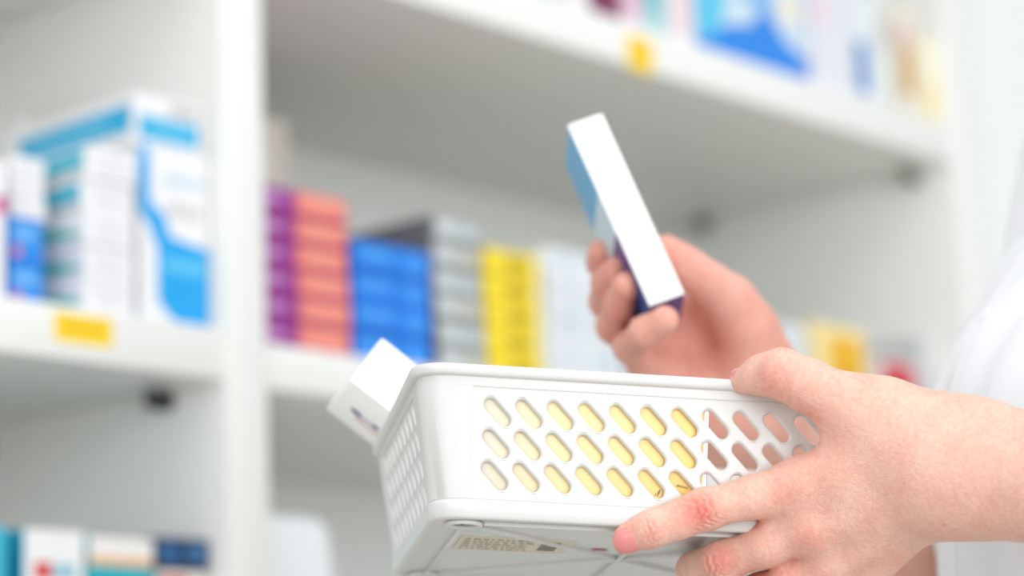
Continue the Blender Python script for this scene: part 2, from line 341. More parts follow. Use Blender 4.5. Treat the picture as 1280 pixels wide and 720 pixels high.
def perim(z, o, n=9):
    t = taper(z)-o; x0, x1, y0, y1 = t, BW-t, t, BD-t
    R = max(0.004, RC+o*0.8)
    pts = [(PX0, y0), (PX1, y0)]
    def arc(cx, cy, a0): return [(cx+R*math.cos(math.radians(a0+90*k/n)), cy+R*math.sin(math.radians(a0+90*k/n))) for k in range(n+1)]
    pts += arc(x1-R, y0+R, -90); pts += [(x1, PY0), (x1, PY1)]; pts += arc(x1-R, y1-R, 0)
    pts += [(PX1, y1), (PX0, y1)]; pts += arc(x0+R, y1-R, 90); pts += [(x0, PY1), (x0, PY0)]; pts += arc(x0+R, y0+R, 180)
    return [(x, y, z) for x, y in pts]
PT, PB = -9.0*mm_, -61.5*mm_
# rim: a rolled lip, its own part
def loft(bm, profs, skip=None, closed=False):
    rings = [[bm.verts.new(p) for p in perim(z, o)] for z, o in profs]
    pairs = list(zip(range(len(rings)-1), range(1, len(rings))))
    if closed: pairs.append((len(rings)-1, 0))
    nn = len(rings[0])
    gaps = [i for i in range(nn) if False]
    for a, b in pairs:
        for i in range(nn):
            if skip and (a, b) in skip and i in PANEL_SEG: continue
            try: bm.faces.new((rings[a][i], rings[a][(i+1) % nn], rings[b][(i+1) % nn], rings[b][i]))
            except ValueError: pass
    return rings
NSEG = 10
PANEL_SEG = {0, 2+NSEG, 4+2*NSEG, 6+3*NSEG}
rim_p = [(-0.6, -2.3), (0.4, -1.6), (1.0, -0.4), (1.15, 0.8), (0.9, 2.0), (0.2, 2.8), (-0.8, 3.1), (-3.2, 3.1), (-4.0, 2.7), (-4.4, 1.8), (-4.5, 0.2), (-4.5, -2.2)]
bm = bmesh.new(); loft(bm, [(z*mm_, o*mm_) for z, o in rim_p], closed=True)
new_obj('rim', bm_to('rim', bm, 0.9), basket, [M_BASK])
sh_p = [(-66, -2.2), (PT*0+-61.5, -2.2), (-9.0, -2.2), (-4.4, -2.2), (-4.4, 0.3), (-8.4, 0.3), (-8.8, 0.75), (-9.0, 0.75), (-61.5, 0.75), (-61.7, 0.4), (-62.1, 0.9), (-62.8, 1.7), (-64, 2.1), (-69.6, 2.1), (-70.6, 1.6), (-71.0, 0.8), (-71.1, -0.2), (-71.1, -1.4), (-70.0, -2.0)]
bm = bmesh.new()
rings = loft(bm, [(z*mm_, o*mm_) for z, o in sh_p], skip={(1, 2), (7, 8)})
bm.faces.new(rings[0]); bm.faces.new(rings[-1])
new_obj('basket_body', bm_to('basket_body', bm, 0.9), basket, [M_BASK])

def stad(th, hx, hz, r):
    """boundary distance of a slanted stadium (axis from (-hx,hz) to (hx,-hz)) along direction th"""
    c, s = math.cos(th), math.sin(th); lo, hi = 0, 0.03
    L2 = (2*hx)**2+(2*hz)**2
    for _ in range(32):
        m_ = (lo+hi)/2; x, z = c*m_, s*m_
        t = max(0, min(1, ((x+hx)*(2*hx)+(z-hz)*(-2*hz))/L2))
        d = math.hypot(x-(-hx+2*hx*t), z-(hz-2*hz*t))
        if d < r: lo = m_
        else: hi = m_
    return lo
def panel(p0, p1, q0, q1, c0, r0, sp, sq, nc, nr, hx, hz, r, fmap):
    """perforated panel; fmap(p, q, depth) -> basket-local point; depth 0 outside, 2.2 mm+ inside"""
    bm = bmesh.new(); th0 = [2*math.pi*k/36 for k in range(36)]
    ca = math.atan2(sq, sp); ths = sorted(th0+[ca, math.pi-ca, math.pi+ca, 2*math.pi-ca])
    hole = lambda e: [stad(t, hx, hz, r+e) for t in ths]
    rings_h = [(hole(1.05*mm_), 0), (hole(0.8*mm_), 0), (hole(0.35*mm_), 0.25*mm_), (hole(0.0), 0.9*mm_), (hole(-0.1*mm_), 2.2*mm_)]
    rect = []
    for t in ths:
        c, s = math.cos(t), math.sin(t); rect.append(min(sp/2/max(abs(c), 1e-9), sq/2/max(abs(s), 1e-9)))
    def quad(a, b, c, d): 
        try: bm.faces.new((a, b, c, d))
        except ValueError: pass
    for i in range(nc):
        for j in range(nr):
            cx, cz = c0+i*sp, r0-j*sq
            seq = [(rect, 0)]+rings_h+[(rect, 2.2*mm_)]
            vr = [[bm.verts.new(fmap(cx+d*math.cos(t), cz+d*math.sin(t), dep)) for t, d in zip(ths, dd)] for dd, dep in seq]
            for a, b in zip(vr, vr[1:]):
                for k in range(len(ths)): quad(a[k], a[(k+1) % len(ths)], b[(k+1) % len(ths)], b[k])
    bmesh.ops.remove_doubles(bm, verts=bm.verts, dist=1e-6); bmesh.ops.recalc_face_normals(bm, faces=bm.faces)
    for f in bm.faces: f.smooth = True
    g0, g1 = c0-sp/2, c0+(nc-0.5)*sp; h1, h0 = r0+sq/2, r0-(nr-0.5)*sq
    for dep in (0, 2.2*mm_):
        for (a0, a1, b0, b1) in ((p0, g0, q0, q1), (g1, p1, q0, q1), (g0, g1, h1, q1), (g0, g1, q0, h0)):
            vv = [bm.verts.new(fmap(x, z, dep)) for x, z in ((a0, b0), (a1, b0), (a1, b1), (a0, b1))]; quad(*vv)
    for (xa, za, xb, zb) in ((p0, q0, p1, q0), (p1, q0, p1, q1), (p1, q1, p0, q1), (p0, q1, p0, q0)):   # step down from the proud border
        vv = [bm.verts.new(fmap(x, z, dd)) for x, z, dd in ((xa, za, -0.75*mm_), (xb, zb, -0.75*mm_), (xb, zb, 0), (xa, za, 0))]; quad(*vv)
    me = bpy.data.meshes.new('perforated_panel'); bm.to_mesh(me); bm.free(); me.set_sharp_from_angle(angle=0.7)
    return new_obj('perforated_panel', me, basket, [M_BASK])
panel(PX0, PX1, PB, PT, SX0, SZ0, SPX, SPZ, 11, 3, 3.55*mm_, 3.55*mm_, 3.15*mm_, lambda p, q, d: (p, taper(q)+d, q))
panel(PX0, PX1, PB, PT, SX0, SZ0, SPX, SPZ, 11, 3, 3.55*mm_, 3.55*mm_, 3.15*mm_, lambda p, q, d: (p, BD-taper(q)-d, q))
nd = 9; pd = (PY1-PY0-4*mm_)/nd
for side in (0, 1):
    panel(PY0, PY1, PB, PT, PY0+2*mm_+pd/2, -15.2*mm_, pd, 13.0*mm_, nd, 4, 2.6*mm_*(-1 if side else -1), 3.4*mm_, 2.5*mm_,
          (lambda p, q, d: (taper(q)+d, p, q)) if side == 0 else (lambda p, q, d: (BW-taper(q)-d, p, q)))
# underside: corner foot rings and moulded ribs
def tube_ring(cx, cy, z, R, r, seg=28, s2=8):
    bm = bmesh.new(); V = [[bm.verts.new((cx+(R+r*math.cos(b))*math.cos(a), cy+(R+r*math.cos(b))*math.sin(a), z+r*math.sin(b)*0.8)) for b in [2*math.pi*j/s2 for j in range(s2)]] for a in [2*math.pi*i/seg for i in range(seg)]]
    for i in range(seg):
        for j in range(s2): bm.faces.new((V[i][j], V[(i+1) % seg][j], V[(i+1) % seg][(j+1) % s2], V[i][(j+1) % s2]))
    return bm
UZ = -70.0*mm_
tb = taper(-0.07)
FX0, FX1, FY0, FY1 = tb+15*mm_, BW-tb-15*mm_, tb+12.5*mm_, BD-tb-12.5*mm_
for fx in (FX0, FX1):
    for fy in (FY0, FY1):
        new_obj('foot_ring', bm_to('foot_ring', tube_ring(fx, fy, UZ-1.6*mm_, 7.6*mm_, 1.5*mm_), 1.2), basket, [M_BASK])
def rib(xa, ya, xb, yb, wd=2.0*mm_, hh=2.3*mm_):
    bm = box_bm(0, -wd/2, -hh, math.hypot(xb-xa, yb-ya), wd/2, 0.0003, 0.0006, 2)
    bmesh.ops.transform(bm, matrix=Matrix.Translation((xa, ya, UZ)) @ Matrix.Rotation(math.atan2(yb-ya, xb-xa), 4, 'Z'), verts=bm.verts)
    new_obj('rib', bm_to('rib', bm, 0.7), basket, [M_BASK])
cx_, cy_ = BW/2, BD/2
for fx in (FX0, FX1):
    for fy in (FY0, FY1):
        dx, dy = cx_-fx, cy_-fy; L_ = math.hypot(dx, dy); rib(fx+dx/L_*9*mm_, fy+dy/L_*9*mm_, cx_-dx/L_*2*mm_, cy_-dy/L_*2*mm_)
for fy in (FY0, FY1): rib(FX0+9*mm_, fy-3*mm_*(1 if fy == FY0 else -1), FX1-9*mm_, fy-3*mm_*(1 if fy == FY0 else -1))
for fx in (FX0, FX1): rib(fx, FY0+9*mm_, fx, FY1-9*mm_)
rib(cx_, FY0, cx_, FY1)
# paper sticker with illegible print on the underside
st = new_obj('sticker', bm_to('sticker', box_bm(FX0+4*mm_, 62*mm_, UZ-0.0003, FX0+62*mm_, 100*mm_, UZ+0.0001)), basket, [mat('sticker_paper', (226, 218, 200), 0.6)])
st['label'] = 'cream paper sticker with faint print'
bm = bmesh.new(); random.seed(11)
def dab(x0, y0, x1, y1, sk=0.0):
    vv = [bm.verts.new((x, y, UZ-0.0005)) for x, y in ((x0, y0), (x1, y0), (x1+sk, y1), (x0+sk, y1))]; bm.faces.new(vv)
for row in range(5):
    x = FX0+7*mm_
    while x < FX0+40*mm_:
        ww = random.uniform(1, 4)*mm_; dab(x, (67+row*6.5)*mm_, x+ww, (69+row*6.5)*mm_); x += ww+random.uniform(0.8, 2)*mm_
pr = new_obj('print', bm_to('print', bm), st, [mat('grey_print', (176, 166, 146), 0.7)])
bm = bmesh.new()
for k in range(4): dab(FX0+46*mm_, (68+k*6.5)*mm_, FX0+55*mm_, (72+k*6.5)*mm_)
new_obj('bar_print', bm_to('bar_print', bm), st, [mat('dark_print', (122, 116, 108), 0.7)])
bm = bmesh.new(); dab(FX0+72*mm_, 80*mm_, FX0+80*mm_, 84*mm_, 2*mm_)
new_obj('red_mark', bm_to('red_mark', bm), basket, [mat('red_print', (196, 110, 120), 0.7)])

# ------------------------------------------------------------------ cartons in the basket and in the hand
def free_carton(name, M, dims, faces, base, decals, bev=0.0005):
    """carton centred on M, axes x,y,z sized dims; decals: (axis, sign, u0,v0,u1,v1 or pts, material)"""
    bm = box_bm(-dims[0]/2, -dims[1]/2, -dims[2]/2, dims[0]/2, dims[1]/2, dims[2]/2, bev, 2)
    root = new_obj(name, bm_to(name, bm, 0.6), None, [base]); root.matrix_world = M
    for (ax, sg, pts, mt) in decals:
        if not hasattr(pts[0], '__len__'):
            u0, v0, u1, v1 = pts; pts = [(u0, v0), (u1, v0), (u1, v1), (u0, v1)]
        oth = [k for k in range(3) if k != ax]; V = []
        for (p, q) in pts:
            c = [0, 0, 0]; c[ax] = sg*(dims[ax]/2+0.00025); c[oth[0]] = (p-0.5)*dims[oth[0]]; c[oth[1]] = (q-0.5)*dims[oth[1]]; V.append(c)
        me = mesh_from('print', V, [list(range(len(V)))]); new_obj('print', me, root, [mt])
    return root
def axes_mat(c, x, y, z):
    M = Matrix.Identity(4)
    for i in range(3): M[i][0], M[i][1], M[i][2], M[i][3] = x[i], y[i], z[i], c[i]
    return M
def nz(v): return v/np.linalg.norm(v)
M_CARD = mat('white_card', (250, 249, 246), 0.42, 0.02, 90, 0.008)
# yellow-cream carton against the inside of the front wall
def gradient_card():
    mt = bpy.data.materials.new('cream_to_yellow_print'); mt.use_nodes = True; nt = mt.node_tree; b = nt.nodes['Principled BSDF']
    tc = nt.nodes.new('ShaderNodeTexCoord'); sp = nt.nodes.new('ShaderNodeSeparateXYZ'); rp = nt.nodes.new('ShaderNodeValToRGB')
    nt.links.new(tc.outputs['Generated'], sp.inputs[0]); nt.links.new(sp.outputs[0], rp.inputs[0]); nt.links.new(rp.outputs[0], b.inputs['Base Color'])
    r = rp.color_ramp; r.elements[0].position = 0.05; r.elements[0].color = lin((226, 222, 210))+(1,)
    r.elements[1].position = 1.0; r.elements[1].color = lin((248, 205, 112))+(1,)
    e = r.elements.new(0.45); e.color = lin((244, 222, 166))+(1,)
    b.inputs['Roughness'].default_value = 0.4; return mt
cw, cd, chh = 0.1235, 0.019, 0.050
ta = math.atan(TAN)
cy = np.array(BY)*math.cos(ta)+np.array(BZ)*math.sin(ta); cz = np.array(BZ)*math.cos(ta)-np.array(BY)*math.sin(ta)
zc0 = -62.5*mm_
base_pt = bl(18.5*mm_, taper(zc0)+3.0*mm_, zc0)
cc = base_pt + BX*cw/2 + cz*chh/2 + cy*cd/2
o = free_carton('medicine_box', axes_mat(cc, BX, cy, cz), (cw, cd, chh), None, gradient_card(),
    [(1, -1, [(p0, q0), (p0+0.0035, q0+0.004), (p0+0.006, q0+hq), (p0+0.003, q0+hq*0.8)], mat('ink', (92, 82, 62), 0.6)) for p0, q0, hq in
     [(0.797, .145, .03), (0.806, .14, .06), (0.812, .165, .05), (0.880, .245, .02), (0.885, .24, .03), (0.891, .238, .03), (0.897, .236, .024), (0.903, .233, .03), (0.909, .230, .024), (0.915, .226, .03), (0.921, .224, .024)]] +
    [(1, -1, (0.982, 0, 1, 1), M_CARD), (0, 1, (0, 0, 1, 1), M_CARD)])
tag(o, 'cream to yellow carton lying inside the basket behind the slots', 'box')
# white carton leaning over the left rim
Zb = 1.325
Uv = np.array([35, 48, 50.]); Vv = np.array([47, -37, 4.]); Vv = nz(Vv)
Wv = np.array([-26, -45, 60.])
Uv = nz(Uv-Vv*(Uv @ Vv)); Wv = np.cross(Uv, Vv); Wv = Wv if Wv[1] < 0 else -Wv
Pc = at(439, 475, Zb)
Uw, Vw, Ww = c2w(Uv), c2w(Vv), c2w(Wv)
du, dv, dw = 0.036, 0.074, 0.0365
cen = Pc+Uw*du/2+Vw*dv/2+Ww*dw/2
dec = []
def basis(x, y, z, c):
    if np.dot(np.cross(x, y), z) < 0: z = -z; return axes_mat(c, x, y, z), -1
    return axes_mat(c, x, y, z), 1
Mx, flip = basis(Vw, Uw, Ww, cen)
# the face towards the camera is the -U face (axis 1)
o = free_carton('medicine_box', Mx, (dv, du, dw), None, M_CARD,
    [(1, -1, [(0.13, 0.5+0.04*flip), (0.20, 0.5+0.03*flip), (0.25, 0.5+0.07*flip), (0.24, 0.5+0.12*flip), (0.16, 0.5+0.12*flip)], mat('blue_logo', (82, 92, 150), 0.5)), (1, -1, (0.26, 0.5+0.06*flip, 0.33, 0.5+0.10*flip), mat('pale_logo', (160, 166, 198), 0.5)), (1, -1, (0.34, 0.5+0.04*flip, 0.40, 0.5+0.11*flip), MATS['blue_logo']), (1, -1, (0.20, 0.5+0.16*flip, 0.46, 0.5+0.22*flip), mat('salmon_print', (226, 196, 182), 0.5))])
tag(o, 'small white carton with a blue mark leaning over the left rim of the basket', 'box')
# carton held in the right hand
ZH = 1.39
Lc = nz(np.array([99, -231, -100.])); Tc = np.array([-1, -48, 110.]); Tc = nz(Tc-Lc*(Tc @ Lc)); Sc = np.cross(Lc, Tc); Sc = Sc if Sc[0] > 0 else -Sc
Lw, Tw, Sw = c2w(Lc), c2w(Tc), c2w(Sc)
hl, ht, hs = 0.1235, 0.052, 0.0215
front_c = at(781.5, 260, ZH)
HC = front_c + Tw*ht/2
Mh = axes_mat(HC, Lw, Tw, Sw if np.dot(np.cross(Lw, Tw), Sw) > 0 else -Sw)
sgn = 1 if np.dot(np.cross(Lw, Tw), Sw) > 0 else -1
M_BLUE = mat('teal_blue_print', (70, 164, 204), 0.35); M_PUR = mat('purple_print', (74, 52, 130), 0.35); M_PALE = mat('pale_blue_print', (196, 218, 226), 0.4)
M_NAVY = mat('navy_print', (40, 80, 150), 0.35)
o = free_carton('medicine_box', Mh, (hl, ht, hs), None, M_CARD,
    [(2, -sgn, (0.01, 0, 0.38, 1), M_BLUE), (2, -sgn, (0.38, 0, 0.60, 1), M_PALE), (2, -sgn, (0.60, 0, 0.82, 1), M_PUR), (2, -sgn, (0.82, 0, 1, 1), M_NAVY),
     (0, 1, (0, 0.02, 1, 1), M_PUR), (1, -1, (0.52, 0.3, 0.72, 0.62), mat('faint_text', (238, 238, 238), 0.5))])
tag(o, 'slim white carton with blue and purple sides held up in the right hand', 'box')
# ------------------------------------------------------------------ person
def turnv(x, y, z): return turn(np.array([x, y, z]))    # x right, y away from the camera, z up
def seg_d(P, a, b, ra, rb, flat=None):
    ba = b-a; L2 = max(float(ba @ ba), 1e-12)
    pa = P-a
    t = np.clip((pa @ ba)/L2, 0, 1)
    q = pa-t[..., None]*ba
    if flat is not None:                                  # flat = (axis, factor): squash the section along axis
        ax, fct = flat; q = q+((q @ ax)*(fct-1))[..., None]*ax
    return np.sqrt((q*q).sum(-1))-(ra+(rb-ra)*t)
def smin(a, b, k):
    h = np.clip(k-np.abs(a-b), 0, None)/k
    return np.minimum(a, b)-h*h*k*0.25
class Field:
    def __init__(s, lo, hi, h):
        s.lo = np.array(lo, float); s.h = h; s.n = np.ceil((np.array(hi)-s.lo)/h).astype(int)+1
        s.f = np.full(s.n, 0.05, np.float32)
    def sub(s, lo, hi):
        i0 = np.clip(((lo-s.lo)/s.h).astype(int), 0, s.n); i1 = np.clip(((hi-s.lo)/s.h).astype(int)+2, 0, s.n)
        sl = tuple(slice(int(a), int(b)) for a, b in zip(i0, i1))
        if any(x.stop <= x.start for x in sl): return None, None
        g = np.stack(np.meshgrid(*[s.lo[k]+s.h*np.arange(sl[k].start, sl[k].stop) for k in range(3)], indexing='ij'), -1).astype(np.float32)
        return sl, g
    def cap(s, a, b, ra, rb, k=0.004, flat=None, pad=0.02):
        R = max(ra, rb)+pad
        sl, g = s.sub(np.minimum(a, b)-R, np.maximum(a, b)+R)
        if sl is None: return
        d = seg_d(g, np.asarray(a, np.float32), np.asarray(b, np.float32), ra, rb, flat)
        s.f[sl] = smin(s.f[sl], d.astype(np.float32), k)
    def chain(s, pts, k=0.004, flat=None):
        for (a, ra), (b, rb) in zip(pts, pts[1:]): s.cap(a, b, ra, rb, k, flat)
    def ball_cut(s, c, r, k):
        sl, g = s.sub(c-r-0.02, c+r+0.02)
        if sl is None: return
        d = np.sqrt(((g-c)**2).sum(-1))-r
        s.f[sl] = -smin(-s.f[sl], d.astype(np.float32), k)
    def join(s, o, k): s.f = smin(s.f, o.f, k)
def nets(F_):
    f = F_.f; n = f.shape
    s = f < 0
    c = [(i, j, k) for i in (0, 1) for j in (0, 1) for k in (0, 1)]
    sub = lambda A, o: A[o[0]:n[0]-1+o[0], o[1]:n[1]-1+o[1], o[2]:n[2]-1+o[2]]
    cnt = sum(sub(s, o).astype(np.int8) for o in c)
    act = (cnt > 0) & (cnt < 8); idx = np.full(act.shape, -1, np.int64); cells = np.argwhere(act); idx[act] = np.arange(len(cells))
    vals = {o: f[cells[:, 0]+o[0], cells[:, 1]+o[1], cells[:, 2]+o[2]] for o in c}
    acc = np.zeros((len(cells), 3)); num = np.zeros(len(cells))
    for o in c:
        for ax in range(3):
            if o[ax] == 1: continue
            p = list(o); p[ax] = 1; p = tuple(p); a, b = vals[o], vals[p]; msk = (a < 0) != (b < 0)
            t = np.where(msk, a/np.where(msk, a-b, 1), 0)
            pos = np.tile(np.array(o, float), (len(cells), 1)); pos[:, ax] += t
            acc += pos*msk[:, None]; num += msk
    V = F_.lo+F_.h*(cells+acc/num[:, None])
    Q = []
    for ax in range(3):
        o1, o2 = (ax+1) % 3, (ax+2) % 3
        sl0 = [slice(1, n[k]-1) for k in range(3)]; sl1 = list(sl0)
        sl0[ax] = slice(0, n[ax]-1); sl1[ax] = slice(1, n[ax])
        a, b = s[tuple(sl0)], s[tuple(sl1)]
        e = np.argwhere(a != b); off = np.array([1, 1, 1]); off[ax] = 0; e = e+off
        inside_first = s[e[:, 0], e[:, 1], e[:, 2]]
        def cell(d1, d2):
            q = e.copy(); q[:, o1] += d1; q[:, o2] += d2; return idx[q[:, 0], q[:, 1], q[:, 2]]
        quad = np.stack([cell(-1, -1), cell(0, -1), cell(0, 0), cell(-1, 0)], 1)
        quad[~inside_first] = quad[~inside_first][:, ::-1]
        Q.append(quad)
    Q = np.concatenate(Q); Q = Q[(Q >= 0).all(1)]
    return V, Q
def relax(V, Q, it=2, lam=0.5):
    E_ = np.concatenate([Q[:, [0, 1]], Q[:, [1, 2]], Q[:, [2, 3]], Q[:, [3, 0]]])
    for _ in range(it):
        A = np.zeros_like(V); c = np.zeros(len(V))
        np.add.at(A, E_[:, 0], V[E_[:, 1]]); np.add.at(A, E_[:, 1], V[E_[:, 0]]); np.add.at(c, E_[:, 0], 1); np.add.at(c, E_[:, 1], 1)
        V = V+lam*(A/np.maximum(c, 1)[:, None]-V)
    return V
def vnormals(V, Q):
    d1 = V[Q[:, 2]]-V[Q[:, 0]]; d2 = V[Q[:, 3]]-V[Q[:, 1]]; fn = np.cross(d1, d2); nn = np.zeros_like(V)
    for k in range(4): np.add.at(nn, Q[:, k], fn)
    return nn/np.maximum(np.linalg.norm(nn, axis=1), 1e-12)[:, None]

def skin_material():
    mt = bpy.data.materials.new('skin'); mt.use_nodes = True; nt = mt.node_tree; b = nt.nodes['Principled BSDF']
    L = nt.links.new
    tc = nt.nodes.new('ShaderNodeTexCoord')
    at_ = nt.nodes.new('ShaderNodeAttribute'); at_.attribute_name = 'red'
    n1 = nt.nodes.new('ShaderNodeTexNoise'); n1.inputs['Scale'].default_value = 70; n1.inputs['Detail'].default_value = 5; L(tc.outputs['Object'], n1.inputs[0])
    n2 = nt.nodes.new('ShaderNodeTexNoise'); n2.inputs['Scale'].default_value = 420; n2.inputs['Detail'].default_value = 3; L(tc.outputs['Object'], n2.inputs[0])
    mx1 = nt.nodes.new('ShaderNodeMix'); mx1.data_type = 'RGBA'; mx1.inputs[6].default_value = lin((243, 200, 181))+(1,); mx1.inputs[7].default_value = lin((230, 167, 148))+(1,)
    mr = nt.nodes.new('ShaderNodeMapRange'); mr.inputs[1].default_value = 0.3; mr.inputs[2].default_value = 0.75; av = nt.nodes.new('ShaderNodeMath'); av.operation = 'MULTIPLY_ADD'; av.inputs[1].default_value = 0.5; hf = nt.nodes.new('ShaderNodeMath'); hf.operation = 'MULTIPLY'; hf.inputs[1].default_value = 0.5; L(n2.outputs[0], hf.inputs[0]); L(n1.outputs[0], av.inputs[0]); L(hf.outputs[0], av.inputs[2]); L(av.outputs[0], mr.inputs[0]); L(mr.outputs[0], mx1.inputs[0])
    mx2 = nt.nodes.new('ShaderNodeMix'); mx2.data_type = 'RGBA'; mx2.inputs[7].default_value = lin((222, 120, 108))+(1,)
    mul = nt.nodes.new('ShaderNodeMath'); mul.operation = 'MULTIPLY'; L(at_.outputs['Fac'], mul.inputs[0])
    mr2 = nt.nodes.new('ShaderNodeMapRange'); mr2.inputs[1].default_value = 0.2; mr2.inputs[2].default_value = 0.8; mr2.inputs[3].default_value = 0.55; mr2.inputs[4].default_value = 1.1; L(n2.outputs[0], mr2.inputs[0]); L(mr2.outputs[0], mul.inputs[1])
    L(mul.outputs[0], mx2.inputs[0]); L(mx1.outputs[2], mx2.inputs[6]); L(mx2.outputs[2], b.inputs['Base Color'])
    b.inputs['Roughness'].default_value = 0.5; b.inputs['Specular IOR Level'].default_value = 0.35
    b.inputs['Subsurface Weight'].default_value = 0.18; b.inputs['Subsurface Radius'].default_value = (1.0, 0.35, 0.2); b.inputs['Subsurface Scale'].default_value = 0.006
    vo = nt.nodes.new('ShaderNodeTexVoronoi'); vo.inputs['Scale'].default_value = 850; vo.feature = 'DISTANCE_TO_EDGE'; L(tc.outputs['Object'], vo.inputs[0])
    ad = nt.nodes.new('ShaderNodeMath'); ad.operation = 'ADD'; L(vo.outputs[0], ad.inputs[0]); L(n2.outputs[0], ad.inputs[1])
    bp = nt.nodes.new('ShaderNodeBump'); bp.inputs['Strength'].default_value = 0.55; bp.inputs['Distance'].default_value = 0.0008; L(ad.outputs[0], bp.inputs['Height']); L(bp.outputs[0], b.inputs['Normal'])
    return mt
M_SKIN = skin_material()
M_NAIL = mat('nail', (228, 142, 138), 0.22)
person = empty('person', tuple(turnv(0.39, 1.36, 0)))
tag(person, 'person in a short sleeved white coat holding a basket and a raised carton', 'person')
bpy.context.view_layer.update()
PINV = np.array(person.matrix_world.inverted())
def tolocal(V): return V+PINV[:3, 3]
J = lambda u, v, z, r: (at(u, v, z), r*0.001)

# ---- left hand (near, back of the hand to the camera)
LH = dict(
 index=[J(1000, 607, 1.154, 11.2), J(942, 621, 1.153, 9.8), J(880, 637, 1.153, 9.6), J(846, 650, 1.150, 8.6), J(815, 661, 1.149, 8.3), J(787, 672, 1.152, 7.6)],
 middle=[J(1016, 658, 1.155, 11.2), J(958, 682, 1.162, 9.8), J(902, 702, 1.172, 9.6), J(882, 709, 1.186, 8.7), J(868, 712, 1.200, 8.2), J(866, 711, 1.214, 7.6)],
 ring=[J(1034, 703, 1.166, 10.6), J(985, 728, 1.170, 9.4), J(950, 741, 1.180, 9.0), J(938, 743, 1.20, 8.2), J(932, 740, 1.222, 7.4)],
 little=[J(1056, 738, 1.180, 9.6), J(1018, 764, 1.186, 8.4), J(1000, 770, 1.198, 7.8), J(992, 768, 1.216, 7.2), J(990, 764, 1.228, 6.6)],
 thumb=[J(1100, 524, 1.146, 16.0), J(1052, 504, 1.146, 14.0), J(1010, 482, 1.148, 12.0), J(976, 467, 1.153, 11.4), J(952, 469, 1.160, 9.0), J(929, 476, 1.168, 6.6)])
WR, WU = J(1212, 565, 1.140, 18.5), J(1212, 612, 1.142, 18.5)
ELB = np.array(at(1800, 655, 1.02))
fdir = nz(ELB-(WR[0]+WU[0])/2)
FR, FU = (WR[0]+fdir*0.06, 0.0195), (WU[0]+fdir*0.06+UP*0.001, 0.0195)
lo = np.minimum.reduce([p for ch in LH.values() for p, _ in ch]+[WR[0], WU[0], FR[0], FU[0]])-0.024
hi = np.maximum.reduce([p for ch in LH.values() for p, _ in ch]+[FR[0], FU[0]])+0.026
HG = 0.00085
palm = Field(lo, hi, HG)
palm.cap(WR[0], FR[0], WR[1], FR[1], 0.02); palm.cap(WU[0], FU[0], WU[1], FU[1], 0.03)
palm.cap((WR[0]+WU[0])/2, (FR[0]+FU[0])/2, 0.021, 0.022, 0.02)
for nm, wpt, r0, r1 in (('index', J(1168, 566, 1.140, 19), 11.5, 18), ('middle', J(1172, 592, 1.138, 19), 12, 18), ('ring', J(1176, 600, 1.142, 19), 11.5, 16.5), ('little', J(1178, 612, 1.148, 17), 10.4, 14.0)):
    palm.cap(LH[nm][0][0], wpt[0], r0*0.001, r1*0.001, 0.009); palm.cap(wpt[0], (WR[0]+WU[0])/2, r1*0.001, 0.019, 0.02)
palm.cap(LH['index'][0][0], LH['middle'][0][0], 0.0105, 0.0105, 0.006); palm.cap(LH['middle'][0][0], LH['ring'][0][0], 0.0105, 0.010, 0.006); palm.cap(LH['ring'][0][0], LH['little'][0][0], 0.010, 0.0095, 0.006)
palm.cap(J(988, 626, 1.160, 9)[0], J(972, 648, 1.164, 9)[0], 0.0085, 0.0075, 0.010)
cmc = J(1150, 556, 1.142, 18.0)
palm.cap(LH['thumb'][0][0], cmc[0], 0.0165, 0.0185, 0.016); palm.cap(cmc[0], WR[0], 0.0185, 0.0185, 0.02)
palm.cap(LH['thumb'][0][0], LH['index'][0][0]+(cmc[0]-LH['index'][0][0])*0.35, 0.013, 0.012, 0.016)        # web of the thumb
for nm in ('index', 'middle', 'ring', 'little', 'thumb'):
    fg = Field(lo, hi, HG); fg.chain(LH[nm], 0.005)
    palm.join(fg, 0.009 if nm != 'thumb' else 0.012) if nm in ('index', 'thumb') else None
    if nm not in ('index', 'thumb'):
        # keep fingers apart: blend with the palm body only near the knuckle row
        palm.f = np.where(fg.f < palm.f+0.02, smin(palm.f, fg.f, 0.005), palm.f)
V1, Q1 = nets(palm); del palm, fg
V1 = relax(V1, Q1, 3, 0.5)
N1 = vnormals(V1, Q1)
CR = []
def crease(V, Nn, c, axis, dors, half, width, amp, per):
    """knuckle folds: fine grooves across the finger on its back"""
    d = V-c; s_ = d @ axis; side = np.cross(axis, dors); l_ = d @ side
    wgt = np.exp(-(s_/half)**2)*np.exp(-(l_/width)**4)*np.clip(Nn @ dors, 0, 1)*(np.abs(d @ dors) < 0.02)
    ph = s_+0.0016*np.sin(l_*520)+0.0011*np.sin(l_*900+2)
    CR.append((V.shape[0], np.clip(wgt, 0, 1)*np.clip(-np.cos(2*math.pi*ph/per)-0.2, 0, 1)))
    return V+Nn*(amp*wgt*(np.cos(2*math.pi*ph/per)-0.3))[:, None]
BK = -FW
ch = LH['index']; axI = nz(ch[3][0]-ch[1][0]); dI = nz(BK-axI*(BK @ axI))
V1 = crease(V1, N1, ch[2][0], axI, dI, 0.0062, 0.0085, 0.0006, 0.0037)
V1 = crease(V1, N1, ch[4][0], nz(ch[5][0]-ch[3][0]), dI, 0.003, 0.008, 0.0004, 0.003)
ch = LH['middle']; axM = nz(ch[3][0]-ch[1][0]); dM = nz(BK-axM*(BK @ axM))
V1 = crease(V1, N1, ch[2][0], axM, dM, 0.006, 0.0085, 0.00055, 0.0037)
ch = LH['thumb']; axT = nz(ch[4][0]-ch[2][0]); dT = nz(UP-axT*(UP @ axT))
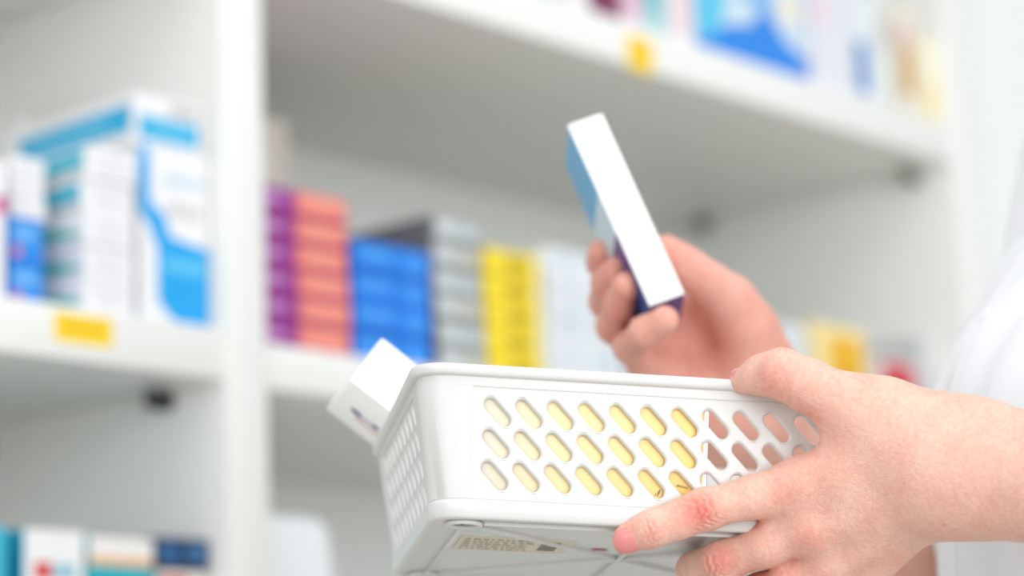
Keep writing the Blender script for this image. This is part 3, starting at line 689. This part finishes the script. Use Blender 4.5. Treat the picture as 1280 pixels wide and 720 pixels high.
V1 = crease(V1, N1, ch[3][0], axT, dT, 0.006, 0.009, 0.0002, 0.003)
axW = fdir; V1 = crease(V1, N1, (WR[0]+WU[0])/2+UP*-0.012, axW, BK, 0.0035, 0.03, 0.0002, 0.006)
RED = [(at(872, 640, 1.143), 0.010, 0.95), (at(815, 664, 1.141), 0.006, 0.35), (at(785, 671, 1.146), 0.009, 0.5), (at(900, 702, 1.16), 0.010, 0.85), (at(985, 612, 1.145), 0.009, 0.45), (at(1000, 605, 1.145), 0.005, 0.6), (at(1012, 670, 1.146), 0.009, 0.5), (at(862, 700, 1.20), 0.006, 0.6),
       (at(1010, 522, 1.14), 0.008, 0.55), (at(966, 478, 1.142), 0.011, 0.55), (at(935, 455, 1.16), 0.006, 0.3), (at(960, 735, 1.17), 0.02, 0.8), (at(1000, 560, 1.15), 0.02, 0.25), (at(990, 500, 1.14), 0.010, 0.35), (at(945, 652, 1.16), 0.006, 0.6)]
# ---- right hand (behind, palm towards the camera, holding the slim carton)
RHD = dict(
 index=[J(858, 388, 1.470, 10.5), J(812, 368, 1.482, 9.2), J(765, 347, 1.470, 8.6), J(752, 328, 1.450, 7.8), J(751, 316, 1.432, 7.2)],
 middle=[J(838, 416, 1.462, 10.5), J(795, 402, 1.470, 9.2), J(757, 377, 1.452, 8.6), J(759, 354, 1.424, 7.9), J(770, 337, 1.404, 7.2)],
 ring=[J(826, 446, 1.452, 10.2), J(795, 436, 1.452, 9.0), J(766, 408, 1.430, 8.4), J(774, 380, 1.402, 7.8), J(783, 357, 1.386, 7.3)],
 little=[J(826, 470, 1.440, 9.6), J(806, 458, 1.430, 8.6), J(786, 434, 1.408, 7.8), J(806, 415, 1.374, 7.6), J(831, 400, 1.364, 7.3)],
 thumb=[J(935, 412, 1.442, 16.5), J(912, 374, 1.438, 14.2), J(888, 355, 1.432, 12.2), J(866, 339, 1.428, 11.2), J(850, 327, 1.428, 10.2), J(833, 311, 1.430, 8.6)])
RWR, RWU = J(955, 515, 1.458, 19), J(905, 548, 1.462, 19)
RELB = np.array(at(1215, 815, 1.54))
for k_ in ('index', 'middle', 'ring', 'little'): RHD[k_] = [RHD[k_][0]]+[(p_, r_*1.13) for p_, r_ in RHD[k_][1:]]
lo = np.minimum.reduce([p for ch in RHD.values() for p, _ in ch]+[RELB])-0.03
hi = np.maximum.reduce([p for ch in RHD.values() for p, _ in ch]+[RELB])+0.045
RG = 0.0016
p2 = Field(lo, hi, RG)
rdir = nz(RELB-(RWR[0]+RWU[0])/2); rm = RELB-rdir*0.09
p2.cap(RWR[0], rm, 0.019, 0.031, 0.02); p2.cap(RWU[0], rm, 0.019, 0.030, 0.02); p2.cap(rm, RELB, 0.034, 0.034, 0.02)
for nm, wpt, r0, r1 in (('index', J(930, 470, 1.462, 16), 10.5, 15), ('middle', J(915, 492, 1.464, 16), 11, 15), ('ring', J(892, 505, 1.460, 16), 11, 15), ('little', J(870, 512, 1.452, 15), 11, 16)):
    p2.cap(RHD[nm][0][0], wpt[0], r0*0.001, r1*0.001, 0.014); p2.cap(wpt[0], (RWR[0]+RWU[0])/2, r1*0.001, 0.019, 0.02)
p2.cap(RHD['thumb'][0][0], J(950, 462, 1.448, 18)[0], 0.017, 0.0185, 0.014); p2.cap(J(950, 462, 1.448, 18)[0], RWR[0], 0.0185, 0.019, 0.02)
p2.cap(RHD['thumb'][1][0], RHD['index'][0][0], 0.009, 0.009, 0.016)
for nm in ('index', 'middle', 'ring', 'little', 'thumb'):
    fg = Field(lo, hi, RG); fg.chain(RHD[nm], 0.005)
    p2.f = smin(p2.f, fg.f, 0.008 if nm == 'thumb' else 0.004)
V2, Q2 = nets(p2); del p2, fg
V2 = relax(V2, Q2, 2, 0.5)
RED += [(at(790, 360, 1.40), 0.07, 0.6), (at(900, 345, 1.42), 0.02, 0.35), (at(770, 345, 1.40), 0.02, 0.25), (at(890, 450, 1.44), 0.06, 0.55)]
# ---- upper arms, neck and head (mostly outside the picture)
SHL, SHR = turnv(0.415, 1.19, 1.345), turnv(0.415, 1.53, 1.345)
lo = np.minimum.reduce([ELB, RELB, SHL, SHR])-0.08; hi = np.maximum.reduce([ELB, RELB, SHL, SHR])+0.08; hi[2] = 1.78
lo = np.minimum(lo, turnv(0.28, 1.36, 1.3)-0.15); hi = np.maximum(hi, turnv(0.5, 1.36, 1.3)+0.15); hi[2] = 1.78
p3 = Field(lo, hi, 0.004)
a_ = (WR[0]+WU[0])/2
fm = ELB-fdir*0.07
p3.cap(FR[0]-fdir*0.03, fm, 0.0188, 0.033, 0.02); p3.cap(FU[0]-fdir*0.03, fm, 0.0188, 0.031, 0.02); p3.cap(fm, ELB, 0.036, 0.036, 0.02)
p3.cap(ELB, SHL, 0.038, 0.052, 0.02); p3.cap(RELB, SHR, 0.037, 0.052, 0.02)
NK = turnv(0.425, 1.36, 1.37); HD = turnv(0.395, 1.365, 1.575)
p3.cap(NK, HD-np.array([0, 0, 0.04]), 0.056, 0.052, 0.03); p3.cap(SHL, SHR, 0.05, 0.05, 0.04)
fd = turn(nz(np.array([-0.93, 0.1, -0.35])))               # the face looks down to the carton
sd = nz(np.cross(fd, np.array([0, 0, 1.]))); ud = np.cross(sd, fd)
p3.cap(HD+ud*0.03-fd*0.02, HD+ud*0.03+fd*0.012, 0.078, 0.072, 0.03); p3.cap(HD+fd*0.02-ud*0.02, HD+fd*0.045-ud*0.075, 0.062, 0.030, 0.04)
p3.cap(HD+fd*0.082+ud*0.012, HD+fd*0.103-ud*0.022, 0.007, 0.012, 0.012)
for sg in (-1, 1):
    p3.cap(HD+sd*sg*0.078-fd*0.008+ud*0.015, HD+sd*sg*0.080-fd*0.004-ud*0.02, 0.011, 0.008, 0.006)
    p3.ball_cut(HD+sd*sg*0.031+fd*0.092+ud*0.012, 0.013, 0.012)
p3.cap(HD+fd*0.080-ud*0.050-sd*0.018, HD+fd*0.080-ud*0.050+sd*0.018, 0.008, 0.008, 0.008)
V3, Q3 = nets(p3); del p3
V3 = relax(V3, Q3, 2, 0.5)
Vb = np.concatenate([V1, V2, V3]); Qb = np.concatenate([Q1, Q2+len(V1), Q3+len(V1)+len(V2)])
me = bpy.data.meshes.new('body'); me.from_pydata(tolocal(Vb).tolist(), [], Qb.tolist()); me.polygons.foreach_set('use_smooth', np.ones(len(Qb), bool))
red = np.zeros(len(Vb))
for c, r, amt in RED:
    red = np.maximum(red, amt*np.exp(-((Vb-c)**2).sum(1)/(r*r)))
for n_, cr in CR: red[:n_] = np.maximum(red[:n_], np.minimum(1.2, red[:n_]*0.8+cr*0.7))
att = me.attributes.new('red', 'FLOAT', 'POINT'); att.data.foreach_set('value', red.astype(np.float32))
me.update()
body = new_obj('body', me, person, [M_SKIN])
def nail(tip, prev, dors, r, l0, l1, hw):
    ax = nz(tip-prev); dv_ = nz(dors-ax*(dors @ ax)); sdv = np.cross(ax, dv_)
    V = []; Fc = []; nu, nv = 12, 14
    for j in range(nv+1):
        s_ = l0+(l1-l0)*j/nv
        rr = r*1.03+0.0002 if s_ < 0 else (r*1.03+0.0002)*math.sqrt(max(0.05, 1-(s_/(r*1.45))**2))
        e = abs((2*j/nv-1)); wsc = (1-e**4)**0.5 if e < 1 else 0.0
        wsc = max(wsc, 0.35)
        for i in range(nu+1):
            ph = (2*i/nu-1)*hw*wsc
            V.append(tip+ax*s_+rr*(math.cos(ph)*dv_+math.sin(ph)*sdv)-(0.0007*dv_ if (i in (0, nu) or j == 0) else 0))
    for j in range(nv):
        for i in range(nu): k = j*(nu+1)+i; Fc.append((k, k+1, k+nu+2, k+nu+1))
    me = mesh_from('nail', tolocal(np.array(V)), Fc, None, 3.2); new_obj('nail', me, body, [M_NAIL])
nail(LH['index'][-1][0], LH['index'][-2][0], nz(-FW*0.85-UP*0.12), 0.0076, -0.0045, 0.0072, 0.95)
nail(LH['middle'][-1][0], LH['middle'][-2][0], nz(-RT*0.9-UP*0.3-FW*0.1), 0.0076, -0.006, 0.006, 0.95)
nail(LH['thumb'][-1][0], LH['thumb'][-2][0], nz(UP*0.95-FW*0.1+RT*-0.1), 0.0066, -0.0075, 0.0035, 1.0)
nail(LH['ring'][-1][0], LH['ring'][-2][0], nz(-RT*0.9-UP*0.4), 0.0074, -0.006, 0.005, 0.95)
nail(LH['little'][-1][0], LH['little'][-2][0], nz(-RT*0.9-UP*0.4), 0.0066, -0.005, 0.005, 0.95)
# eyes and mouth
def ball(name, c, r, mt, par, sq=(1, 1, 1)):
    bm = bmesh.new(); bmesh.ops.create_uvsphere(bm, u_segments=20, v_segments=12, radius=r)
    c = tolocal(np.asarray(c)); bmesh.ops.transform(bm, matrix=Matrix.Translation(Vector(c)) @ Matrix.Diagonal(Vector(sq+(1,))), verts=bm.verts)
    new_obj(name, bm_to(name, bm, 3.1), par, [mt])
for sg in (-1, 1):
    ball('eye', HD+sd*sg*0.030+fd*0.066+ud*0.012, 0.0115, mat('eye_white', (240, 238, 234), 0.2), body)
    ball('iris', HD+sd*sg*0.030+fd*0.0735+ud*0.011, 0.0052, mat('iris_brown', (60, 36, 24), 0.2), body)
ball('mouth', HD+fd*0.083-ud*0.050, 0.012, mat('lips', (206, 110, 106), 0.4), body, (0.8, 1.0, 0.35))
# hair: a cap over the skull with a bun
lo = HD-0.17; hi = HD+0.17
p4 = Field(lo, hi, 0.004)
p4.cap(HD+ud*0.035-fd*0.03, HD+ud*0.04+fd*0.010, 0.087, 0.080, 0.02); p4.cap(HD-ud*0.01-fd*0.05, HD-ud*0.06-fd*0.045, 0.06, 0.04, 0.03); p4.cap(HD-fd*0.115+ud*0.02, HD-fd*0.12+ud*0.0, 0.03, 0.03, 0.01)
sl, g = p4.sub(lo, hi)
cut = (g-(HD+fd*0.055+ud*0.045)) @ nz(fd+ud*-0.55)
p4.f[sl] = -smin(-p4.f[sl], -cut.astype(np.float32), 0.01)
Vh, Qh = nets(p4); Vh = relax(Vh, Qh, 1)
me = bpy.data.meshes.new('hair'); me.from_pydata(tolocal(Vh).tolist(), [], Qh.tolist()); me.polygons.foreach_set('use_smooth', np.ones(len(Qh), bool))
new_obj('hair', me, person, [mat('dark_hair', (46, 32, 26), 0.45, 0.6, 180)])
# white coat
lo = turnv(0.38, 1.36, 0)-0.34; hi = turnv(0.38, 1.36, 0)+0.34; lo[2] = 0.50; hi[2] = 1.47
p5 = Field(lo, hi, 0.0045)
def tc_(x, y0, y1, z, r, k=0.06, r2=None): p5.cap(turnv(x, y0, z), turnv(x, y1, z), r, r2 or r, k)
def link(a, b, r0, r1, k=0.06): p5.cap(turnv(*a), turnv(*b), r0, r1, k)
for yy in (1.29, 1.36, 1.43):
    link((0.378, yy, 1.115), (0.384, yy, 1.02), 0.121, 0.111, 0.05); link((0.378, yy, 1.115), (0.430, yy, 1.28), 0.121, 0.09, 0.05)
    link((0.384, yy, 1.02), (0.385, yy, 0.86), 0.111, 0.13, 0.05); link((0.375, yy, 0.86), (0.38, yy, 0.60), 0.13, 0.15, 0.05)
p5.cap(SHL, SHR, 0.064, 0.064, 0.06)
p5.cap(SHL, SHL+(ELB-SHL)*0.50, 0.066, 0.058, 0.03); p5.cap(SHR, SHR+(RELB-SHR)*0.50, 0.066, 0.058, 0.03)
p5.cap(turnv(0.42, 1.36, 1.36), turnv(0.424, 1.36, 1.41), 0.075, 0.064, 0.03)
p5.ball_cut(turnv(0.385, 1.36, 1.47), 0.075, 0.01)
sl, g = p5.sub(lo, hi)
p5.f[sl] = np.maximum(p5.f[sl], (0.56-g[..., 2]).astype(np.float32))
fold = 0.0045*np.sin((g @ turn(np.array([0.55, 0.2, -0.8])))*42)*np.sin(g[..., 1]*30+1)+0.0030*np.sin(g[..., 2]*38+g[..., 0]*60)*np.sin(g[..., 1]*45+g[..., 2]*9)+0.0022*np.sin(g[..., 0]*85+g[..., 1]*65+g[..., 2]*22)
p5.f[sl] += fold.astype(np.float32)
V5, Q5 = nets(p5); V5 = relax(V5, Q5, 2)
me = bpy.data.meshes.new('coat'); me.from_pydata(tolocal(V5).tolist(), [], Q5.tolist()); me.polygons.foreach_set('use_smooth', np.ones(len(Q5), bool)); me.update()
M_COAT = mat('white_cotton', (244, 246, 250), 0.75, 0.25, 900, 0.01)
coat = new_obj('coat', me, person, [M_COAT])
bvh = BVHTree.FromPolygons([Vector(v) for v in V5], [tuple(q) for q in Q5])
fwd_p = turnv(-1, 0, 0)
def on_coat(y, z, off=0.0):
    h = bvh.ray_cast(Vector(turnv(-0.2, y, z)), Vector(-fwd_p)); return np.array(h[0])+np.array(h[1])*off, np.array(h[1])
# placket strip and buttons down the front
Vp = []; Fp = []; zs = np.linspace(0.60, 1.30, 60); ys = np.linspace(1.318, 1.352, 7)
for z in zs:
    for y in ys:
        p_, n_ = on_coat(y, z, 0.0016 if y not in (ys[0], ys[-1]) else -0.001); Vp.append(p_)
for j in range(len(zs)-1):
    for i in range(len(ys)-1): k = j*len(ys)+i; Fp.append((k, k+1, k+len(ys)+1, k+len(ys)))
new_obj('placket', mesh_from('placket', tolocal(np.array(Vp)), Fp, None, 3.2), coat, [M_COAT])
for z in (0.70, 0.82, 0.94, 1.04, 1.12, 1.20, 1.28):
    p_, n_ = on_coat(1.335, z, 0.002)
    bm = bmesh.new(); bmesh.ops.create_cone(bm, cap_ends=True, segments=20, radius1=0.0065, radius2=0.0055, depth=0.0028)
    bmesh.ops.transform(bm, matrix=Matrix.Translation(Vector(tolocal(p_))) @ Vector(n_).to_track_quat('Z', 'Y').to_matrix().to_4x4(), verts=bm.verts)
    new_obj('button', bm_to('button', bm, 0.6), coat, [mat('button_white', (236, 236, 232), 0.3)])
# trousers and shoes
lo = turnv(0.38, 1.36, 0)-0.3; hi = turnv(0.38, 1.36, 0)+0.3; lo[2] = 0.02; hi[2] = 0.95
p6 = Field(lo, hi, 0.007)
for yy in (1.275, 1.445):
    p6.cap(turnv(0.38, yy, 0.82), turnv(0.375, yy, 0.48), 0.088, 0.062, 0.02); p6.cap(turnv(0.375, yy, 0.48), turnv(0.385, yy, 0.09), 0.062, 0.052, 0.02)
p6.cap(turnv(0.38, 1.30, 0.85), turnv(0.38, 1.42, 0.85), 0.10, 0.10, 0.03)
V6, Q6 = nets(p6); V6 = relax(V6, Q6, 2)
me = bpy.data.meshes.new('trousers'); me.from_pydata(tolocal(V6).tolist(), [], Q6.tolist()); me.polygons.foreach_set('use_smooth', np.ones(len(Q6), bool))
new_obj('trousers', me, person, [mat('navy_cloth', (44, 50, 66), 0.8, 0.2, 500)])
for yy in (1.275, 1.445):
    c0 = turnv(0.33, yy, 0); p7 = Field(c0-np.array([0.24, 0.24, 0.02]), c0+np.array([0.24, 0.24, 0.15]), 0.005)
    p7.cap(turnv(0.41, yy, 0.04), turnv(0.27, yy, 0.032), 0.042, 0.040, 0.02); p7.cap(turnv(0.395, yy, 0.05), turnv(0.39, yy, 0.085), 0.045, 0.045, 0.02)
    sl, g = p7.sub(p7.lo, p7.lo+p7.n*p7.h); p7.f[sl] = np.maximum(p7.f[sl], (0.0-g[..., 2]).astype(np.float32))
    V7, Q7 = nets(p7); me = bpy.data.meshes.new('shoe'); me.from_pydata(tolocal(V7).tolist(), [], Q7.tolist()); me.polygons.foreach_set('use_smooth', np.ones(len(Q7), bool))
    new_obj('shoe', me, person, [mat('white_shoe', (232, 232, 230), 0.5)])
